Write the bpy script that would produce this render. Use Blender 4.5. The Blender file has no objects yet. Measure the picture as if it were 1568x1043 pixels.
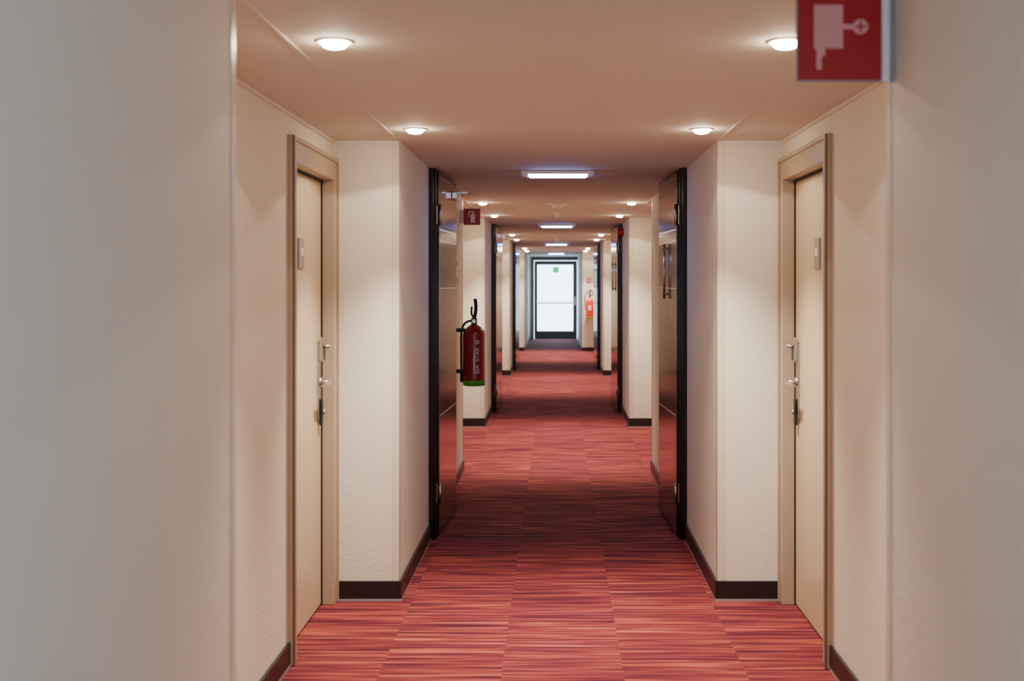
import bpy, bmesh, math
from mathutils import Vector, Matrix
S=bpy.context.scene
COL=S.collection
def lin(c):
    return tuple(((v/255)/12.92 if v/255<=0.04045 else ((v/255+0.055)/1.055)**2.4) for v in c)+(1,)
# ---------------- materials
def mat(name,rgb,rough=0.6,metal=0.0,bump=0.0,bscale=200,var=0.0,spec=0.5,emit=None,es=0,coat=0):
    m=bpy.data.materials.new(name); m.use_nodes=True
    nt=m.node_tree; b=nt.nodes['Principled BSDF']
    c=lin(rgb)
    b.inputs['Base Color'].default_value=c
    b.inputs['Roughness'].default_value=rough
    b.inputs['Metallic'].default_value=metal
    b.inputs['Specular IOR Level'].default_value=spec
    b.inputs['Coat Weight'].default_value=coat
    if emit:
        b.inputs['Emission Color'].default_value=lin(emit); b.inputs['Emission Strength'].default_value=es
    geo=nt.nodes.new('ShaderNodeNewGeometry')
    n=nt.nodes.new('ShaderNodeTexNoise'); n.inputs['Scale'].default_value=bscale; n.inputs['Detail'].default_value=3
    nt.links.new(geo.outputs['Position'],n.inputs['Vector'])
    if bump>0:
        bp=nt.nodes.new('ShaderNodeBump'); bp.inputs['Strength'].default_value=bump; bp.inputs['Distance'].default_value=0.003
        nt.links.new(n.outputs['Fac'],bp.inputs['Height']); nt.links.new(bp.outputs['Normal'],b.inputs['Normal'])
    v=max(var,0.02)
    n2=nt.nodes.new('ShaderNodeTexNoise'); n2.inputs['Scale'].default_value=2.5; n2.inputs['Detail'].default_value=4
    nt.links.new(geo.outputs['Position'],n2.inputs['Vector'])
    mx=nt.nodes.new('ShaderNodeMix'); mx.data_type='RGBA'
    mx.inputs[6].default_value=tuple(x*(1-v) for x in c[:3])+(1,)
    mx.inputs[7].default_value=tuple(min(1,x*(1+v)) for x in c[:3])+(1,)
    nt.links.new(n2.outputs['Fac'],mx.inputs[0]); nt.links.new(mx.outputs[2],b.inputs['Base Color'])
    return m
M={}
M['wall']=mat('plaster_wall',(222,216,202),0.75,bump=0.6,bscale=60,var=0.02,spec=0.3)
M['ceil']=mat('ceiling_paint',(214,207,196),0.8,bump=0.1,bscale=60,var=0.02,spec=0.2)
M['bead']=mat('corner_bead_paint',(214,203,184),0.35)
M['base']=mat('dark_baseboard',(28,21,17),0.35,var=0.05)
M['strip']=mat('grey_seal',(150,145,145),0.5)
M['casing']=mat('door_casing_taupe',(172,152,128),0.42,var=0.02)
M['casing_shade']=mat('door_casing_edge_shade',(108,88,70),0.42,var=0.02)  # casing taupe darkened: shading of the near outer bead put into its colour
M['leaf']=mat('door_leaf_beige',(202,182,152),0.38,var=0.02)
M['gap']=mat('door_gap_brown',(30,20,16),0.7)
M['chrome']=mat('brushed_steel',(190,186,180),0.28,1.0)
M['plaque']=mat('grey_plaque',(158,150,146),0.35,0.3)
M['dark']=mat('dark_frame',(22,16,18),0.14,var=0.05)
M['fleaf']=mat('fire_door_laminate',(136,112,102),0.10,0.85,var=0.05)
M['alu']=mat('aluminium_strip',(205,205,208),0.25,1.0)
M['red']=mat('extinguisher_red',(140,0,10),0.28,coat=0.5)
M['ored']=mat('extinguisher_orange_red',(225,40,15),0.3,coat=0.4)
M['green']=mat('base_green',(60,175,35),0.45)
M['lime']=mat('base_lime',(180,200,60),0.45)
M['black']=mat('black_rubber',(18,18,20),0.45)
M['sign']=mat('sign_red',(165,0,6),0.4)
M['signw']=mat('sign_white',(235,225,222),0.4)
M['pict']=mat('sign_pictogram',(225,150,145),0.4)
M['white']=mat('white_plastic',(232,228,222),0.4)
M['exit']=mat('exit_green',(0,170,100),0.4,emit=(0,200,110),es=1.6)
M['lens']=mat('downlight_lens',(255,245,225),0.3,emit=(255,230,196),es=250)
M['tube']=mat('cool_diffuser',(235,240,255),0.3,emit=(125,168,255),es=40)
M['gframe']=mat('grey_door_frame',(70,78,86),0.4,0.2)
def glassmat():
    m=bpy.data.materials.new('clear_pane'); m.use_nodes=True; nt=m.node_tree
    nt.nodes.clear(); o=nt.nodes.new('ShaderNodeOutputMaterial'); t=nt.nodes.new('ShaderNodeBsdfTransparent')
    t.inputs[0].default_value=(0.93,0.97,1,1)
    g=nt.nodes.new('ShaderNodeBsdfGlossy'); g.inputs['Roughness'].default_value=0.05
    mx=nt.nodes.new('ShaderNodeMixShader'); mx.inputs[0].default_value=0.06
    nt.links.new(t.outputs[0],mx.inputs[1]); nt.links.new(g.outputs[0],mx.inputs[2]); nt.links.new(mx.outputs[0],o.inputs[0])
    return m
M['glass']=glassmat()
def carpet():
    m=bpy.data.materials.new('striped_carpet_tiles'); m.use_nodes=True; nt=m.node_tree; N=nt.nodes; L=nt.links
    b=N['Principled BSDF']
    geo=N.new('ShaderNodeNewGeometry'); sp=N.new('ShaderNodeSeparateXYZ'); L.new(geo.outputs['Position'],sp.inputs[0])
    def ma(op,a,bb=None):
        n=N.new('ShaderNodeMath'); n.operation=op
        for i,v in enumerate((a,bb)):
            if v is None: continue
            if isinstance(v,(int,float)): n.inputs[i].default_value=v
            else: L.new(v,n.inputs[i])
        return n.outputs[0]
    x=ma('ADD',sp.outputs[0],0.235); x=ma('DIVIDE',x,0.5); ix=ma('FLOOR',x)
    y=ma('DIVIDE',sp.outputs[1],0.5); off=ma('MULTIPLY',ix,0.37); y=ma('ADD',y,off); iy=ma('FLOOR',y)
    cb=N.new('ShaderNodeCombineXYZ'); L.new(ix,cb.inputs[0]); L.new(iy,cb.inputs[1])
    wn=N.new('ShaderNodeTexWhiteNoise'); wn.noise_dimensions='2D'; L.new(cb.outputs[0],wn.inputs['Vector'])
    r=wn.outputs['Value']
    def streak(xs,ys,k,detail):
        c=N.new('ShaderNodeCombineXYZ')
        L.new(ma('ADD',ma('MULTIPLY',sp.outputs[0],xs),ma('MULTIPLY',r,31)),c.inputs[0])
        L.new(ma('MULTIPLY',sp.outputs[1],ys),c.inputs[1]); L.new(ma('MULTIPLY',r,k),c.inputs[2])
        n=N.new('ShaderNodeTexNoise'); n.inputs['Scale'].default_value=1; n.inputs['Detail'].default_value=detail
        L.new(c.outputs[0],n.inputs['Vector']); return n.outputs['Fac']
    s1=streak(1.7,105,12,3); s2=streak(2.4,40,9,1)
    cr=N.new('ShaderNodeValToRGB'); e=cr.color_ramp.elements
    pts=[(0.28,(28,14,28)),(0.40,(64,24,40)),(0.47,(102,38,48)),(0.53,(122,48,52)),(0.60,(162,80,66)),(0.72,(182,112,92))]
    e[0].position=pts[0][0]; e[0].color=lin(pts[0][1]); e[1].position=pts[-1][0]; e[1].color=lin(pts[-1][1])
    for p,c in pts[1:-1]:
        q=e.new(p); q.color=lin(c)
    f=ma('ADD',ma('MULTIPLY',s1,0.65),ma('MULTIPLY',s2,0.35))
    f=ma('ADD',f,ma('MULTIPLY',ma('SUBTRACT',r,0.5),0.02))
    L.new(f,cr.inputs[0]); L.new(cr.outputs[0],b.inputs['Base Color'])
    b.inputs['Roughness'].default_value=0.85; b.inputs['Specular IOR Level'].default_value=0.1
    n=N.new('ShaderNodeTexNoise'); n.inputs['Scale'].default_value=500; L.new(geo.outputs['Position'],n.inputs['Vector'])
    bp=N.new('ShaderNodeBump'); bp.inputs['Strength'].default_value=0.4; bp.inputs['Distance'].default_value=0.003
    L.new(ma('ADD',ma('MULTIPLY',n.outputs['Fac'],0.4),s1),bp.inputs['Height']); L.new(bp.outputs['Normal'],b.inputs['Normal'])
    return m
M['carpet']=carpet()
# ---------------- builder
class B:
    def __init__(s): s.bm=bmesh.new(); s.mats=[]
    def mi(s,k):
        if k not in s.mats: s.mats.append(k)
        return s.mats.index(k)
    def box(s,x0,x1,y0,y1,z0,z1,k,bev=0):
        x0,x1=sorted((x0,x1)); y0,y1=sorted((y0,y1)); z0,z1=sorted((z0,z1))
        mt=Matrix.Translation(((x0+x1)/2,(y0+y1)/2,(z0+z1)/2))@Matrix.Diagonal((x1-x0,y1-y0,z1-z0,1))
        r=bmesh.ops.create_cube(s.bm,size=1,matrix=mt); vs=r['verts']
        fs={f for v in vs for f in v.link_faces}; i=s.mi(k)
        for f in fs: f.material_index=i
        if bev>0:
            es=list({e for v in vs for e in v.link_edges})
            r=bmesh.ops.bevel(s.bm,geom=es,offset=bev,segments=2,profile=0.5,affect='EDGES')
            for f in r['faces']: f.material_index=i
    def lathe(s,prof,c,k,axis=Vector((0,0,1)),seg=32,smooth=True):
        q=Vector((0,0,1)).rotation_difference(axis); c=Vector(c); rings=[]
        for p in prof:
            r,h=p[0],p[1]
            rings.append([s.bm.verts.new(c+q@Vector((r*math.cos(2*math.pi*j/seg),r*math.sin(2*math.pi*j/seg),h))) for j in range(seg)])
        for a in range(len(prof)-1):
            kk=prof[a][2] if len(prof[a])>2 else k
            i=s.mi(kk)
            for j in range(seg):
                f=s.bm.faces.new((rings[a][j],rings[a][(j+1)%seg],rings[a+1][(j+1)%seg],rings[a+1][j])); f.material_index=i; f.smooth=smooth
        k0=prof[0][2] if len(prof[0])>2 else k
        f=s.bm.faces.new(list(reversed(rings[0]))); f.material_index=s.mi(k0)
        k1=prof[-2][2] if len(prof[-2])>2 else k
        f=s.bm.faces.new(rings[-1]); f.material_index=s.mi(k1)
    def cyl(s,p0,p1,r,k,seg=20):
        p0=Vector(p0); d=Vector(p1)-p0
        s.lathe([(r,0),(r,d.length)],p0,k,d.normalized(),seg)
    def tube(s,pts,r,k,seg=10,sub=6):
        P=[Vector(p) for p in pts]; out=[]
        for i in range(len(P)-1):
            a=P[max(i-1,0)];b=P[i];c=P[i+1];d=P[min(i+2,len(P)-1)]
            for t in range(sub):
                u=t/sub
                out.append(0.5*((2*b)+(c-a)*u+(2*a-5*b+4*c-d)*u*u+(3*b-a-3*c+d)*u**3))
        out.append(P[-1]); rings=[]
        up=Vector((0.13,0.31,0.94))
        for i,p in enumerate(out):
            t=(out[min(i+1,len(out)-1)]-out[max(i-1,0)]).normalized()
            n=(up-t*up.dot(t))
            if n.length<1e-3: n=Vector((1,0,0))
            n.normalize(); up=n; bn=t.cross(n)
            rings.append([s.bm.verts.new(p+r*(math.cos(2*math.pi*j/seg)*n+math.sin(2*math.pi*j/seg)*bn)) for j in range(seg)])
        i=s.mi(k)
        for a in range(len(rings)-1):
            for j in range(seg):
                f=s.bm.faces.new((rings[a][j],rings[a][(j+1)%seg],rings[a+1][(j+1)%seg],rings[a+1][j])); f.material_index=i; f.smooth=True
        for rr in (list(reversed(rings[0])),rings[-1]):
            f=s.bm.faces.new(rr); f.material_index=i
    def obj(s,name,parent=None,matrix=None):
        bmesh.ops.recalc_face_normals(s.bm,faces=s.bm.faces[:])
        me=bpy.data.meshes.new(name); s.bm.to_mesh(me); s.bm.free()
        for k in s.mats: me.materials.append(M[k])
        o=bpy.data.objects.new(name,me); COL.objects.link(o)
        if matrix is not None: o.matrix_world=matrix
        if parent: o.parent=parent
        return o
# ---------------- layout
H=2.31; W=0.80; R=1.130; T=1.38
MOD=7.22
blocks=[(-1.2,2.95)]+[(6.05+MOD*i,10.17+MOD*i) for i in range(3)]
YE=33.5
rec=[(2.95,6.05),(10.17,13.27),(17.39,20.49),(24.61,27.71)]
blocksL=blocks+[(27.71,YE)]
DWS={-1:1.035,1:1.075}; DN=0.99; DH=2.215
for s,nm,lastW in ((-1,'left',0.74),(1,'right',0.60)):
    DW=DWS[s]
    b=B()
    for i,(a,c) in enumerate(blocksL):
        w=W if i<4 else lastW
        if s==1 and i==0:   # side window opening behind the camera
            b.box(s*w,s*T,a,-1.0,0,H,'wall'); b.box(s*w,s*T,0.3,c,0,H,'wall')
            b.box(s*w,s*T,-1.0,0.3,0,0.9,'wall'); b.box(s*w,s*T,-1.0,0.3,2.1,H,'wall')
        else: b.box(s*w,s*T,a,c,0,H,'wall')
    for (a,c) in rec:
        b.box(s*(R+0.12),s*T,a,c,0,H,'wall')
        b.box(s*R,s*(R+0.12),a+DN,c-DW,0,H,'wall')
        b.box(s*R,s*(R+0.12),a,a+DN,DH,H,'wall'); b.box(s*R,s*(R+0.12),c-DW,c,DH,H,'wall')
    b.obj('wall_'+nm)
    # baseboards
    b=B()
    def bb(x0,x1,y0,y1):
        b.box(x0,x1,y0,y1,0.012,0.10,'base',0.002); b.box(x0,x1,y0,y1,0,0.012,'strip')
    t=0.014
    for i,(a,c) in enumerate(blocksL):
        w=W if i<4 else lastW
        bb(s*w,s*(w-t),a-(t if i else 0),c+(t if i<4 else 0))
        if i>0: bb(s*w,s*(R-0.03),a-t,a)
        if i<4: bb(s*w,s*(R-0.03),c,c+t)
    for (a,c) in rec: bb(s*R,s*(R-t),a+DN,c-DW)
    b.obj('baseboard_'+nm)
    # corner beads + crown strips
    b=B()
    for i,(a,c) in enumerate(blocksL):
        w=W if i<4 else lastW
        for y,d,ok in ((a,1,i>0),(c,-1,i<4)):
            if not ok: continue
            z0=0.10
            b.box(s*(w-0.003),s*(w+0.035),y-d*0.003,y+d*0.0,z0,H,'bead',0.001)
            b.box(s*(w-0.003),s*w,y-d*0.003,y+d*0.035,z0,H,'bead',0.001)
    for (a,c) in rec:
        b.box(s*R,s*(R-0.012),a,c,H-0.015,H,'bead',0.002)
        b.box(s*(W-0.004),s*(W+0.004),a,c,H-0.003,H,'ceil')
    b.obj('trim_'+('1' if s<0 else '2'))
b=B(); b.box(-T,T,-1.4,YE+0.3,-0.1,0,'carpet'); b.obj('floor')
b=B(); b.box(-T,T,-1.4,YE+0.3,H,H+0.15,'ceil'); b.obj('ceiling')
# wall back with window
b=B()
b.box(-T,-0.6,-1.4,-1.2,0,H,'wall'); b.box(0.6,T,-1.4,-1.2,0,H,'wall'); b.box(-0.6,0.6,-1.4,-1.2,0,0.5,'wall'); b.box(-0.6,0.6,-1.4,-1.2,2.15,H,'wall')
b.obj('wall_back')
def window(n,horizontal,c0,c1,z0,z1,p):
    b=B(); f=0.05
    def bx(a0,a1,d0,d1,q0,q1,k,bev=0):
        if horizontal: b.box(a0,a1,p+d0,p+d1,q0,q1,k,bev)
        else: b.box(p+d0,p+d1,a0,a1,q0,q1,k,bev)
    bx(c0,c0+f,-0.03,0.03,z0,z1,'white',0.004); bx(c1-f,c1,-0.03,0.03,z0,z1,'white',0.004)
    bx(c0+f,c1-f,-0.03,0.03,z0,z0+f,'white',0.004); bx(c0+f,c1-f,-0.03,0.03,z1-f,z1,'white',0.004)
    m=(c0+c1)/2; bx(m-0.025,m+0.025,-0.025,0.025,z0+f,z1-f,'white',0.004)
    bx(c0+f,c1-f,-0.003,0.003,z0+f,z1-f,'glass')
    b.obj('window_%d'%n)
window(1,True,-0.6,0.6,0.5,2.15,-1.3)
window(2,False,-1.0,0.3,0.9,2.1,1.1)
# far wall + end door
b=B()
b.box(-T,-0.69,YE,YE+0.2,0,H,'wall'); b.box(0.66,T,YE,YE+0.2,0,H,'wall'); b.obj('wall_far')
b=B(); y0,y1=YE-0.03,YE+0.08
b.box(-0.69,-0.62,y0,y1,0,H,'gframe',0.004); b.box(0.59,0.66,y0,y1,0,H,'gframe',0.004); b.box(-0.62,0.59,y0,y1,2.2,H,'gframe',0.004)
a,c=-0.61,0.58; gl,gr=-0.525,0.47
y0,y1=YE+0.0,YE+0.05
b.box(a,gl,y0,y1,0.01,2.19,'gframe',0.004); b.box(gr,c,y0,y1,0.01,2.19,'gframe',0.004)
b.box(gl,gr,y0,y1,2.08,2.19,'gframe',0.004); b.box(gl,gr,y0,y1,0.01,0.24,'gframe',0.004)
b.box(gl,gr,y0-0.03,y0-0.01,1.0,1.035,'gframe',0.004); b.box(gl-0.03,gl,y0-0.03,y0,0.99,1.045,'alu'); b.box(gr,gr+0.03,y0-0.03,y0,0.99,1.045,'alu')
b.box(gl,gr,y0+0.02,y0+0.03,0.24,2.08,'glass')
b.box(gr+0.03,gr+0.07,y0-0.012,y0,0.95,1.2,'alu',0.003); b.cyl((gr+0.05,y0,1.1),(gr+0.05,y0-0.05,1.1),0.01,'alu'); b.cyl((gr+0.05,y0-0.05,1.1),(gr-0.06,y0-0.05,1.1),0.01,'alu')
b.obj('door_17')
b=B(); y=YE+0.012
b.box(-0.09,0.07,y-0.004,y+0.006,1.86,2.02,'exit'); b.box(-0.045,0.0,y-0.006,y-0.003,1.9,1.98,'signw'); b.cyl((0.02,y-0.006,1.97),(0.02,y-0.003,1.97),0.012,'signw',12)
b.obj('emergency_exit_sign')
# ---------------- room doors
def room_door(n,s,a,c,farlock):
    b=B(); cw=0.085; pr=0.022
    xi=s*(R-pr)
    lb=s*(R+0.10); hd=0.11
    b.box(xi,lb,a,a+cw,0,DH,'casing',0.004); b.box(xi,lb,c-cw,c,0,DH,'casing',0.004); b.box(xi,lb,a+cw,c-cw,DH-hd,DH,'casing',0.004)
    b.box(s*(R-pr-0.008),xi,a,a+0.02,0,DH,'casing_shade',0.003); b.box(s*(R-pr-0.008),xi,c-0.02,c,0,DH,'casing',0.003); b.box(s*(R-pr-0.008),xi,a+0.02,c-0.02,DH-0.02,DH,'casing',0.003)
    l0,l1=a+cw,c-cw; top=DH-hd
    b.box(s*(R+0.06),s*(R+0.118),l0,l1,0,top,'gap')
    b.box(s*(R+0.038),s*(R+0.062),l0,l0+0.006,0,top,'gap'); b.box(s*(R+0.038),s*(R+0.062),l1-0.006,l1,0,top,'gap'); b.box(s*(R+0.034),s*(R+0.062),l0,l1,top-0.010,top,'gap')
    b.box(s*(R+0.045),s*(R+0.1),l0+0.007,l1-0.007,0.008,top-0.011,'leaf',0.003)
    d=1 if farlock else -1
    yl=(l1-0.075) if farlock else (l0+0.075)
    f=R+0.045
    b.box(s*f,s*(f-0.010),yl-0.028,yl+0.028,0.93,1.30,'chrome',0.004)
    b.box(s*(f-0.008),s*(f-0.030),yl-0.026,yl+0.026,1.21,1.33,'chrome',0.009)
    b.box(s*(f-0.029),s*(f-0.032),yl-0.018,yl+0.018,1.22,1.29,'black',0.001)
    b.cyl((s*(f-0.02),yl,1.285),(s*(f-0.060),yl,1.285),0.010,'chrome')
    b.cyl((s*f,yl,1.11),(s*(f-0.02),yl,1.11),0.024,'chrome',24)
    b.cyl((s*f,yl,1.11),(s*(f-0.060),yl,1.11),0.011,'chrome')
    b.tube([(s*(f-0.050),yl+d*0.005,1.11),(s*(f-0.062),yl-d*0.02,1.11),(s*(f-0.062),yl-d*0.07,1.11),(s*(f-0.058),yl-d*0.125,1.108)],0.010,'chrome')
    b.box(s*(f-0.008),s*(f-0.022),yl-0.02,yl+0.02,0.90,1.03,'black',0.006)
    b.cyl((s*(f-0.02),yl,0.965),(s*(f-0.035),yl,0.965),0.013,'chrome')
    m=(l0+l1)/2-(0.06*d)
    b.box(s*f,s*(f-0.008),m-0.055,m+0.055,1.66,1.80,'plaque',0.003)
    b.box(s*(f-0.008),s*(f-0.010),m-0.025,m+0.025,1.72,1.755,'white')
    yh=(l0+0.006) if farlock else (l1-0.006)
    for z in (0.25,1.05,1.85): b.cyl((s*(R+0.036),yh,z),(s*(R+0.036),yh,z+0.09),0.008,'chrome',12)
    b.obj('door_%d'%n)
n=1
for (a,c) in rec:
    for s in (-1,1):
        room_door(n,s,c-DWS[s],c,True); n+=1
        room_door(n,s,a,a+DN,False); n+=1
# ---------------- fire doors
def fire_door(s,y0):
    b=B()
    b.box(s*W,s*(W-0.030),y0-0.06,y0-0.005,0.0,H-0.004,'dark',0.003)
    b.box(s*(W-0.030),s*(W-0.045),y0-0.03,y0-0.005,0.0,H-0.004,'dark',0.002)
    L=0.86; th=0.042; ang=math.radians(2.6); hx=W-0.014; hy=y0+0.012
    b2=B(); z0=0.012; z1=H-0.02; e=0.03; g=-1 if s>0 else 1
    def bx(u0,u1,v0,v1,q0,q1,k,bev=0): b2.box(g*v0,g*v1,u0,u1,q0,q1,k,bev)
    bx(0,e,0,th,z0,z1,'dark',0.003); bx(L-e,L,0,th,z0,z1,'dark',0.003); bx(e,L-e,0,th,z1-e,z1,'dark',0.003); bx(e,L-e,0,th,z0,z0+e,'dark',0.003)
    bx(e,L-e,0.003,th+0.001,z0+e,z1-e,'fleaf')
    for z,h in ((1.93,0.010),(1.86,0.010),(1.56,0.006),(0.76,0.008)):
        bx(e,L-e,th,th+0.0025,z-h/2,z+h/2,'alu')
    if s>0:
        uh=L-0.42
        for z in (1.52,1.82): b2.cyl((g*th,uh,z),(g*(th+0.02),uh,z),0.007,'alu',12)
        b2.cyl((g*(th+0.02),uh,1.49),(g*(th+0.02),uh,1.85),0.008,'alu',14)
    else:
        bx(L-0.26,L-0.04,th,th+0.04,2.16,2.21,'alu',0.006)
        b2.box(g*(th+0.01),g*(th+0.085),L-0.09,L-0.06,2.208,2.225,'alu',0.003)
    for z in (0.28,2.02):
        bx(-0.010,0.004,0.004,th-0.008,z-0.06,z+0.06,'alu',0.003)
        b2.cyl((g*0.02,-0.012,z-0.065),(g*0.02,-0.012,z+0.065),0.008,'chrome',14)
        b2.cyl((g*0.050,-0.004,z-0.065),(g*0.050,-0.004,z+0.065),0.009,'chrome',14)
    root=b.obj('fire_door')
    lf=b2.obj('leaf',parent=root)
    a=ang if s>0 else -ang
    lf.matrix_world=Matrix.Translation((s*hx,hy,0))@Matrix.Rotation(a,4,'Z')
for i in range(3):
    for s in (-1,1): fire_door(s,7.52+MOD*i)
# ---------------- lights
def spot(x,y,z,e,ang,blend,col,par=None):
    l=bpy.data.lights.new('beam','SPOT'); l.energy=e; l.spot_size=math.radians(ang); l.spot_blend=blend; l.color=col; l.shadow_soft_size=0.03
    o=bpy.data.objects.new('beam',l); COL.objects.link(o); o.location=(x,y,z)
    if par: o.parent=par
    return o
WARM=(1.0,0.87,0.70)
def downlight(x,y):
    b=B()
    b.lathe([(0.056,0.0),(0.056,-0.003),(0.050,-0.005),(0.040,-0.005),(0.037,-0.002)],(x,y,H),'white',seg=28)
    b.lathe([(0.036,0.0),(0.036,-0.012),(0.030,-0.018),(0.015,-0.022),(0.002,-0.023)],(x,y,H),'lens',seg=28)
    o=b.obj('recessed_downlight')
    spot(x,y,H-0.03,15,138,0.03,WARM,o); spot(x,y,H-0.03,340,82,1.0,WARM,o)
for (a,c) in rec:
    for s in (-1,1):
        downlight(s*0.665,a+0.6); downlight(s*0.665,c-0.46)
def lumin(y):
    b=B(); z=H
    b.box(-0.235,0.235,y-0.075,y+0.075,z-0.022,z,'white',0.006)
    b.box(-0.185,0.185,y-0.055,y+0.055,z-0.040,z-0.020,'tube',0.008)
    b.box(-0.225,-0.190,y-0.06,y+0.06,z-0.036,z-0.02,'white',0.004); b.box(0.190,0.225,y-0.06,y+0.06,z-0.036,z-0.02,'white',0.004)
    b.obj('emergency_ceiling_lamp')
for i in range(0,4): lumin(7.72+(MOD-0.1)*i)
for i in range(3):
    b=B(); b.lathe([(0.095,0),(0.095,-0.008),(0.08,-0.014),(0.05,-0.016),(0.045,-0.03),(0.035,-0.038),(0.005,-0.04)],(0,10.9+MOD*i,H),'white'); b.obj('smoke_detector')
    b=B(); b.lathe([(0.035,0),(0.035,-0.02),(0.026,-0.035),(0.022,-0.055),(0.01,-0.062),(0.002,-0.063)],(0.0,12.1+MOD*i,H),'white'); b.obj('motion_sensor')
# daylight
def area(name,loc,rot,sx,sy,e,col):
    l=bpy.data.lights.new(name,'AREA'); l.shape='RECTANGLE'; l.size=sx; l.size_y=sy; l.energy=e; l.color=col
    o=bpy.data.objects.new(name,l); COL.objects.link(o); o.location=loc; o.rotation_euler=rot
BLUE=(0.12,0.38,1.0)
area('daylight_back',(0,-1.55,1.33),(math.radians(90),0,0),1.3,1.7,6,BLUE)
area('daylight_side',(1.5,-0.35,1.5),(math.radians(90),0,math.radians(90)),1.4,1.3,17,BLUE)
w=bpy.data.worlds.new('daylight'); S.world=w; w.use_nodes=True
bg=w.node_tree.nodes['Background']; bg.inputs[0].default_value=(0.60,0.83,1.0,1); bg.inputs[1].default_value=9
# ---------------- extinguishers
def extinguisher(x,y,z,body,base,wallpt,text,loop):
    b=B(); r=0.088
    b.lathe([(0.06,0.0,base),(r-0.004,0.004,base),(r,0.03,base),(r,0.045,body),(r,0.40,body),(r-0.008,0.43,body),(r-0.03,0.455,body),(0.035,0.472,body),(0.024,0.478,'black'),(0.022,0.51,'black'),(0.02,0.515,'black')],(x,y,z),body,seg=40)
    zt=z+0.50
    b.box(x-0.022,x+0.022,y-0.022,y+0.022,zt-0.01,zt+0.03,'black',0.006)
    b.tube([(x,y,zt+0.02),(x+0.012,y-0.01,zt+0.08),(x+0.014,y-0.01,zt+0.13),(x+0.008,y-0.01,zt+0.18)],0.014,'black')
    b.tube([(x+0.01,y,zt+0.015),(x-0.02,y+0.005,zt+0.06),(x-0.018,y,zt+0.12)],0.008,'black')
    b.cyl((x,y-0.02,zt+0.005),(x,y-0.04,zt+0.005),0.016,'chrome',16)
    if loop:
        b.tube([(x+0.02,y,zt+0.02),(x+0.075,y,zt+0.06),(x+0.04,y-0.01,zt+0.14),(x-0.05,y-0.02,zt+0.12),(x-0.10,y-0.03,zt+0.02),(x-0.11,y-0.03,zt-0.15),(x-0.10,y-0.02,zt-0.30)],0.011,'black')
        b.box(x-0.035,x+0.035,y-r-0.001,y-r+0.02,z+0.2,z+0.30,'signw',0.002)
    else:
        b.tube([(x-0.015,y,zt+0.01),(x-0.07,y+0.0,zt-0.01),(x-0.098,y,zt-0.08),(x-0.100,y,zt-0.25),(x-0.098,y,zt-0.42)],0.009,'black')
        b.cyl((x-0.098,y,z+0.10),(x-0.098,y,z+0.03),0.012,'black',12)
    wx,wy=wallpt
    if wx is not None:
        b.box(wx,x-0.07,y-0.02,y+0.02,z+0.42,z+0.45,'black',0.003); b.box(wx,x-0.075,y-0.02,y+0.02,z+0.10,z+0.13,'black',0.003); b.box(wx,wx+0.008,y-0.025,y+0.025,z+0.08,z+0.48,'black',0.003)
    else:
        b.box(x-0.02,x+0.02,y+0.07,wy,z+0.42,z+0.45,'black',0.003); b.box(x-0.02,x+0.02,y+0.075,wy,z+0.10,z+0.13,'black',0.003); b.box(x-0.025,x+0.025,wy-0.008,wy,z+0.08,z+0.48,'black',0.003)
    o=b.obj('fire_extinguisher')
    if text:
        th=math.radians(20)
        for tx,zz in (('BIA',z+0.10),('STAR',z+0.195)):
            cu=bpy.data.curves.new('label_text','FONT'); cu.body=tx; cu.size=0.046; cu.extrude=0.0025; cu.materials.append(M['signw'])
            t=bpy.data.objects.new('label_text',cu); COL.objects.link(t)
            tang=Vector((math.cos(th),math.sin(th),0)); nor=Vector((math.sin(th),-math.cos(th),0)); up=Vector((0,0,1))
            m=Matrix((( up.x,-tang.x,nor.x),(up.y,-tang.y,nor.y),(up.z,-tang.z,nor.z))).to_4x4()
            p=Vector((x,y,zz))+nor*(r-0.001)+tang*0.014
            m.translation=p; t.matrix_world=m; t.parent=o
        bs=B(); c=Vector((x+math.sin(th)*r,y-math.cos(th)*r,z+0.345))
        nor=Vector((math.sin(th),-math.cos(th),0)); tg=Vector((math.cos(th),math.sin(th),0))
        for k in range(6):
            a=math.pi*k/3; p=c+tg*0.013*math.cos(a)+Vector((0,0,1))*0.013*math.sin(a)
            bs.cyl(p-nor*0.002,p+nor*0.001,0.0055,'signw',10)
        bs.obj('label_star',parent=o)
extinguisher(-0.650,9.4,0.79,'red','green',(-W,None),True,False)
extinguisher(0.765,27.56,0.76,'ored','lime',(None,27.71),False,True)
# ---------------- signs
def ext_sign(x0,x1,y,z0,z1,arm):
    b=B(); w=x1-x0; h=z1-z0
    b.box(x0,x1,y,y+0.006,z0,z1,'signw',0.001); b.box(x0+0.03*w,x1-0.03*w,y-0.001,y+0.004,z0+0.03*h,z1-0.03*h,'sign')
    f0,f1=y-0.002,y
    cx=x0+0.55*w
    b.box(cx-0.13*w,cx+0.13*w,f0,f1,z0+0.15*h,z0+0.62*h,'signw'); b.box(cx-0.08*w,cx+0.08*w,f0,f1,z0+0.62*h,z0+0.70*h,'signw')
    b.box(cx-0.04*w,cx+0.04*w,f0,f1,z0+0.70*h,z0+0.8*h,'signw'); b.box(cx-0.24*w,cx+0.08*w,f0,f1,z0+0.76*h,z0+0.82*h,'signw'); b.box(cx-0.26*w,cx-0.20*w,f0,f1,z0+0.5*h,z0+0.8*h,'signw')
    if arm is not None: b.box(arm,x0+0.01,y,y+0.01,z0+0.1*h,z1-0.1*h,'signw')
    b.obj('fire_extinguisher_sign')
ext_sign(-0.775,-0.635,9.95,2.07,2.21,-W)
ext_sign(0.70,0.80,27.70,1.58,1.70,None)
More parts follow.
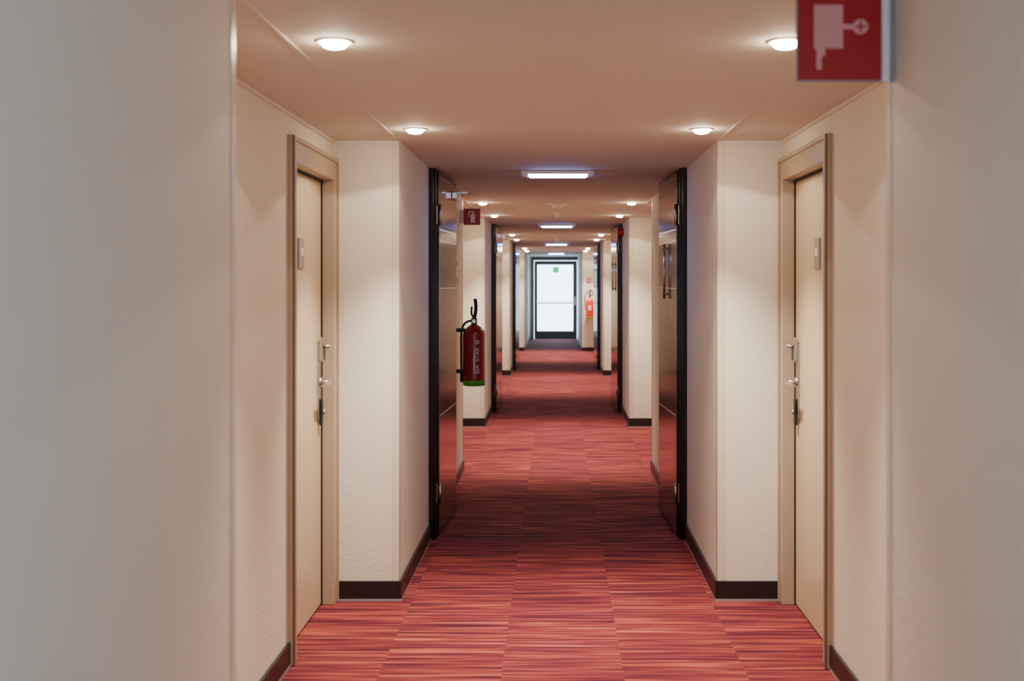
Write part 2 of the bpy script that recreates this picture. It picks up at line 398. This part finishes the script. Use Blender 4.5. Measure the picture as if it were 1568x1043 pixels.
b=B(); b.box(-W,-W+0.004,9.45,9.65,1.60,1.76,'sign',0.001); b.box(-W+0.004,-W+0.005,9.5,9.6,1.63,1.73,'signw'); b.obj('fire_instruction_sign')
# fire hose reel sign
b=B(); y=2.88
b.box(0.562,0.800,y+0.003,y+0.008,2.078,2.292,'plaque',0.001)
b.box(0.566,0.765,y-0.002,y+0.004,2.083,2.288,'sign')
b.box(0.767,0.785,y-0.004,y+0.008,2.078,2.292,'signw',0.002)
f0,f1=y-0.004,y-0.001
for i in range(6):
    x=0.604+i*0.0118
    b.box(x,x+0.0098,f0-0.001,f1,2.158,2.262,'pict')
b.box(0.604,0.673,f0+0.001,f1,2.158,2.262,'pict')
b.box(0.610,0.622,f0,f1,2.108,2.158,'pict'); b.box(0.622,0.630,f0,f1,2.14,2.158,'pict')
b.box(0.673,0.702,f0,f1,2.204,2.216,'pict')
b.cyl((0.715,f0,2.210),(0.715,f1,2.210),0.018,'pict',24)
b.box(0.7125,0.7175,f0-0.001,f0,2.197,2.223,'sign'); b.box(0.702,0.728,f0-0.001,f0,2.2075,2.2125,'sign')
b.obj('fire_hose_sign')
def sounder(x,y,z,s):
    b=B(); b.lathe([(0.05,0),(0.05,0.02),(0.042,0.03),(0.042,0.055),(0.03,0.07),(0.004,0.075)],(x,y,z),'sign',axis=Vector((-s,0,0)),seg=24)
    b.lathe([(0.02,0.07),(0.018,0.085),(0.003,0.092)],(x,y,z),'signw',axis=Vector((-s,0,0)),seg=16)
    b.obj('fire_alarm_sounder')
sounder(W,14.45,2.2,1)
b=B()
b.box(W-0.04,W,23.9,24.0,1.05,1.15,'sign',0.005); b.box(W-0.045,W-0.04,23.92,23.98,1.08,1.12,'signw',0.002); b.obj('fire_alarm_call_point')
# ---------------- camera
cd=bpy.data.cameras.new('camera'); cam=bpy.data.objects.new('camera',cd); COL.objects.link(cam)
cam.location=(-0.013,0,1.6); cam.rotation_euler=(math.radians(90),0,0)
cd.sensor_width=36; cd.lens=1844/1568*36; cd.shift_x=-67/1568; cd.shift_y=-89.5/1568
cd.clip_start=0.05; cd.dof.use_dof=True; cd.dof.focus_distance=8.5; cd.dof.aperture_fstop=2.8
S.camera=cam
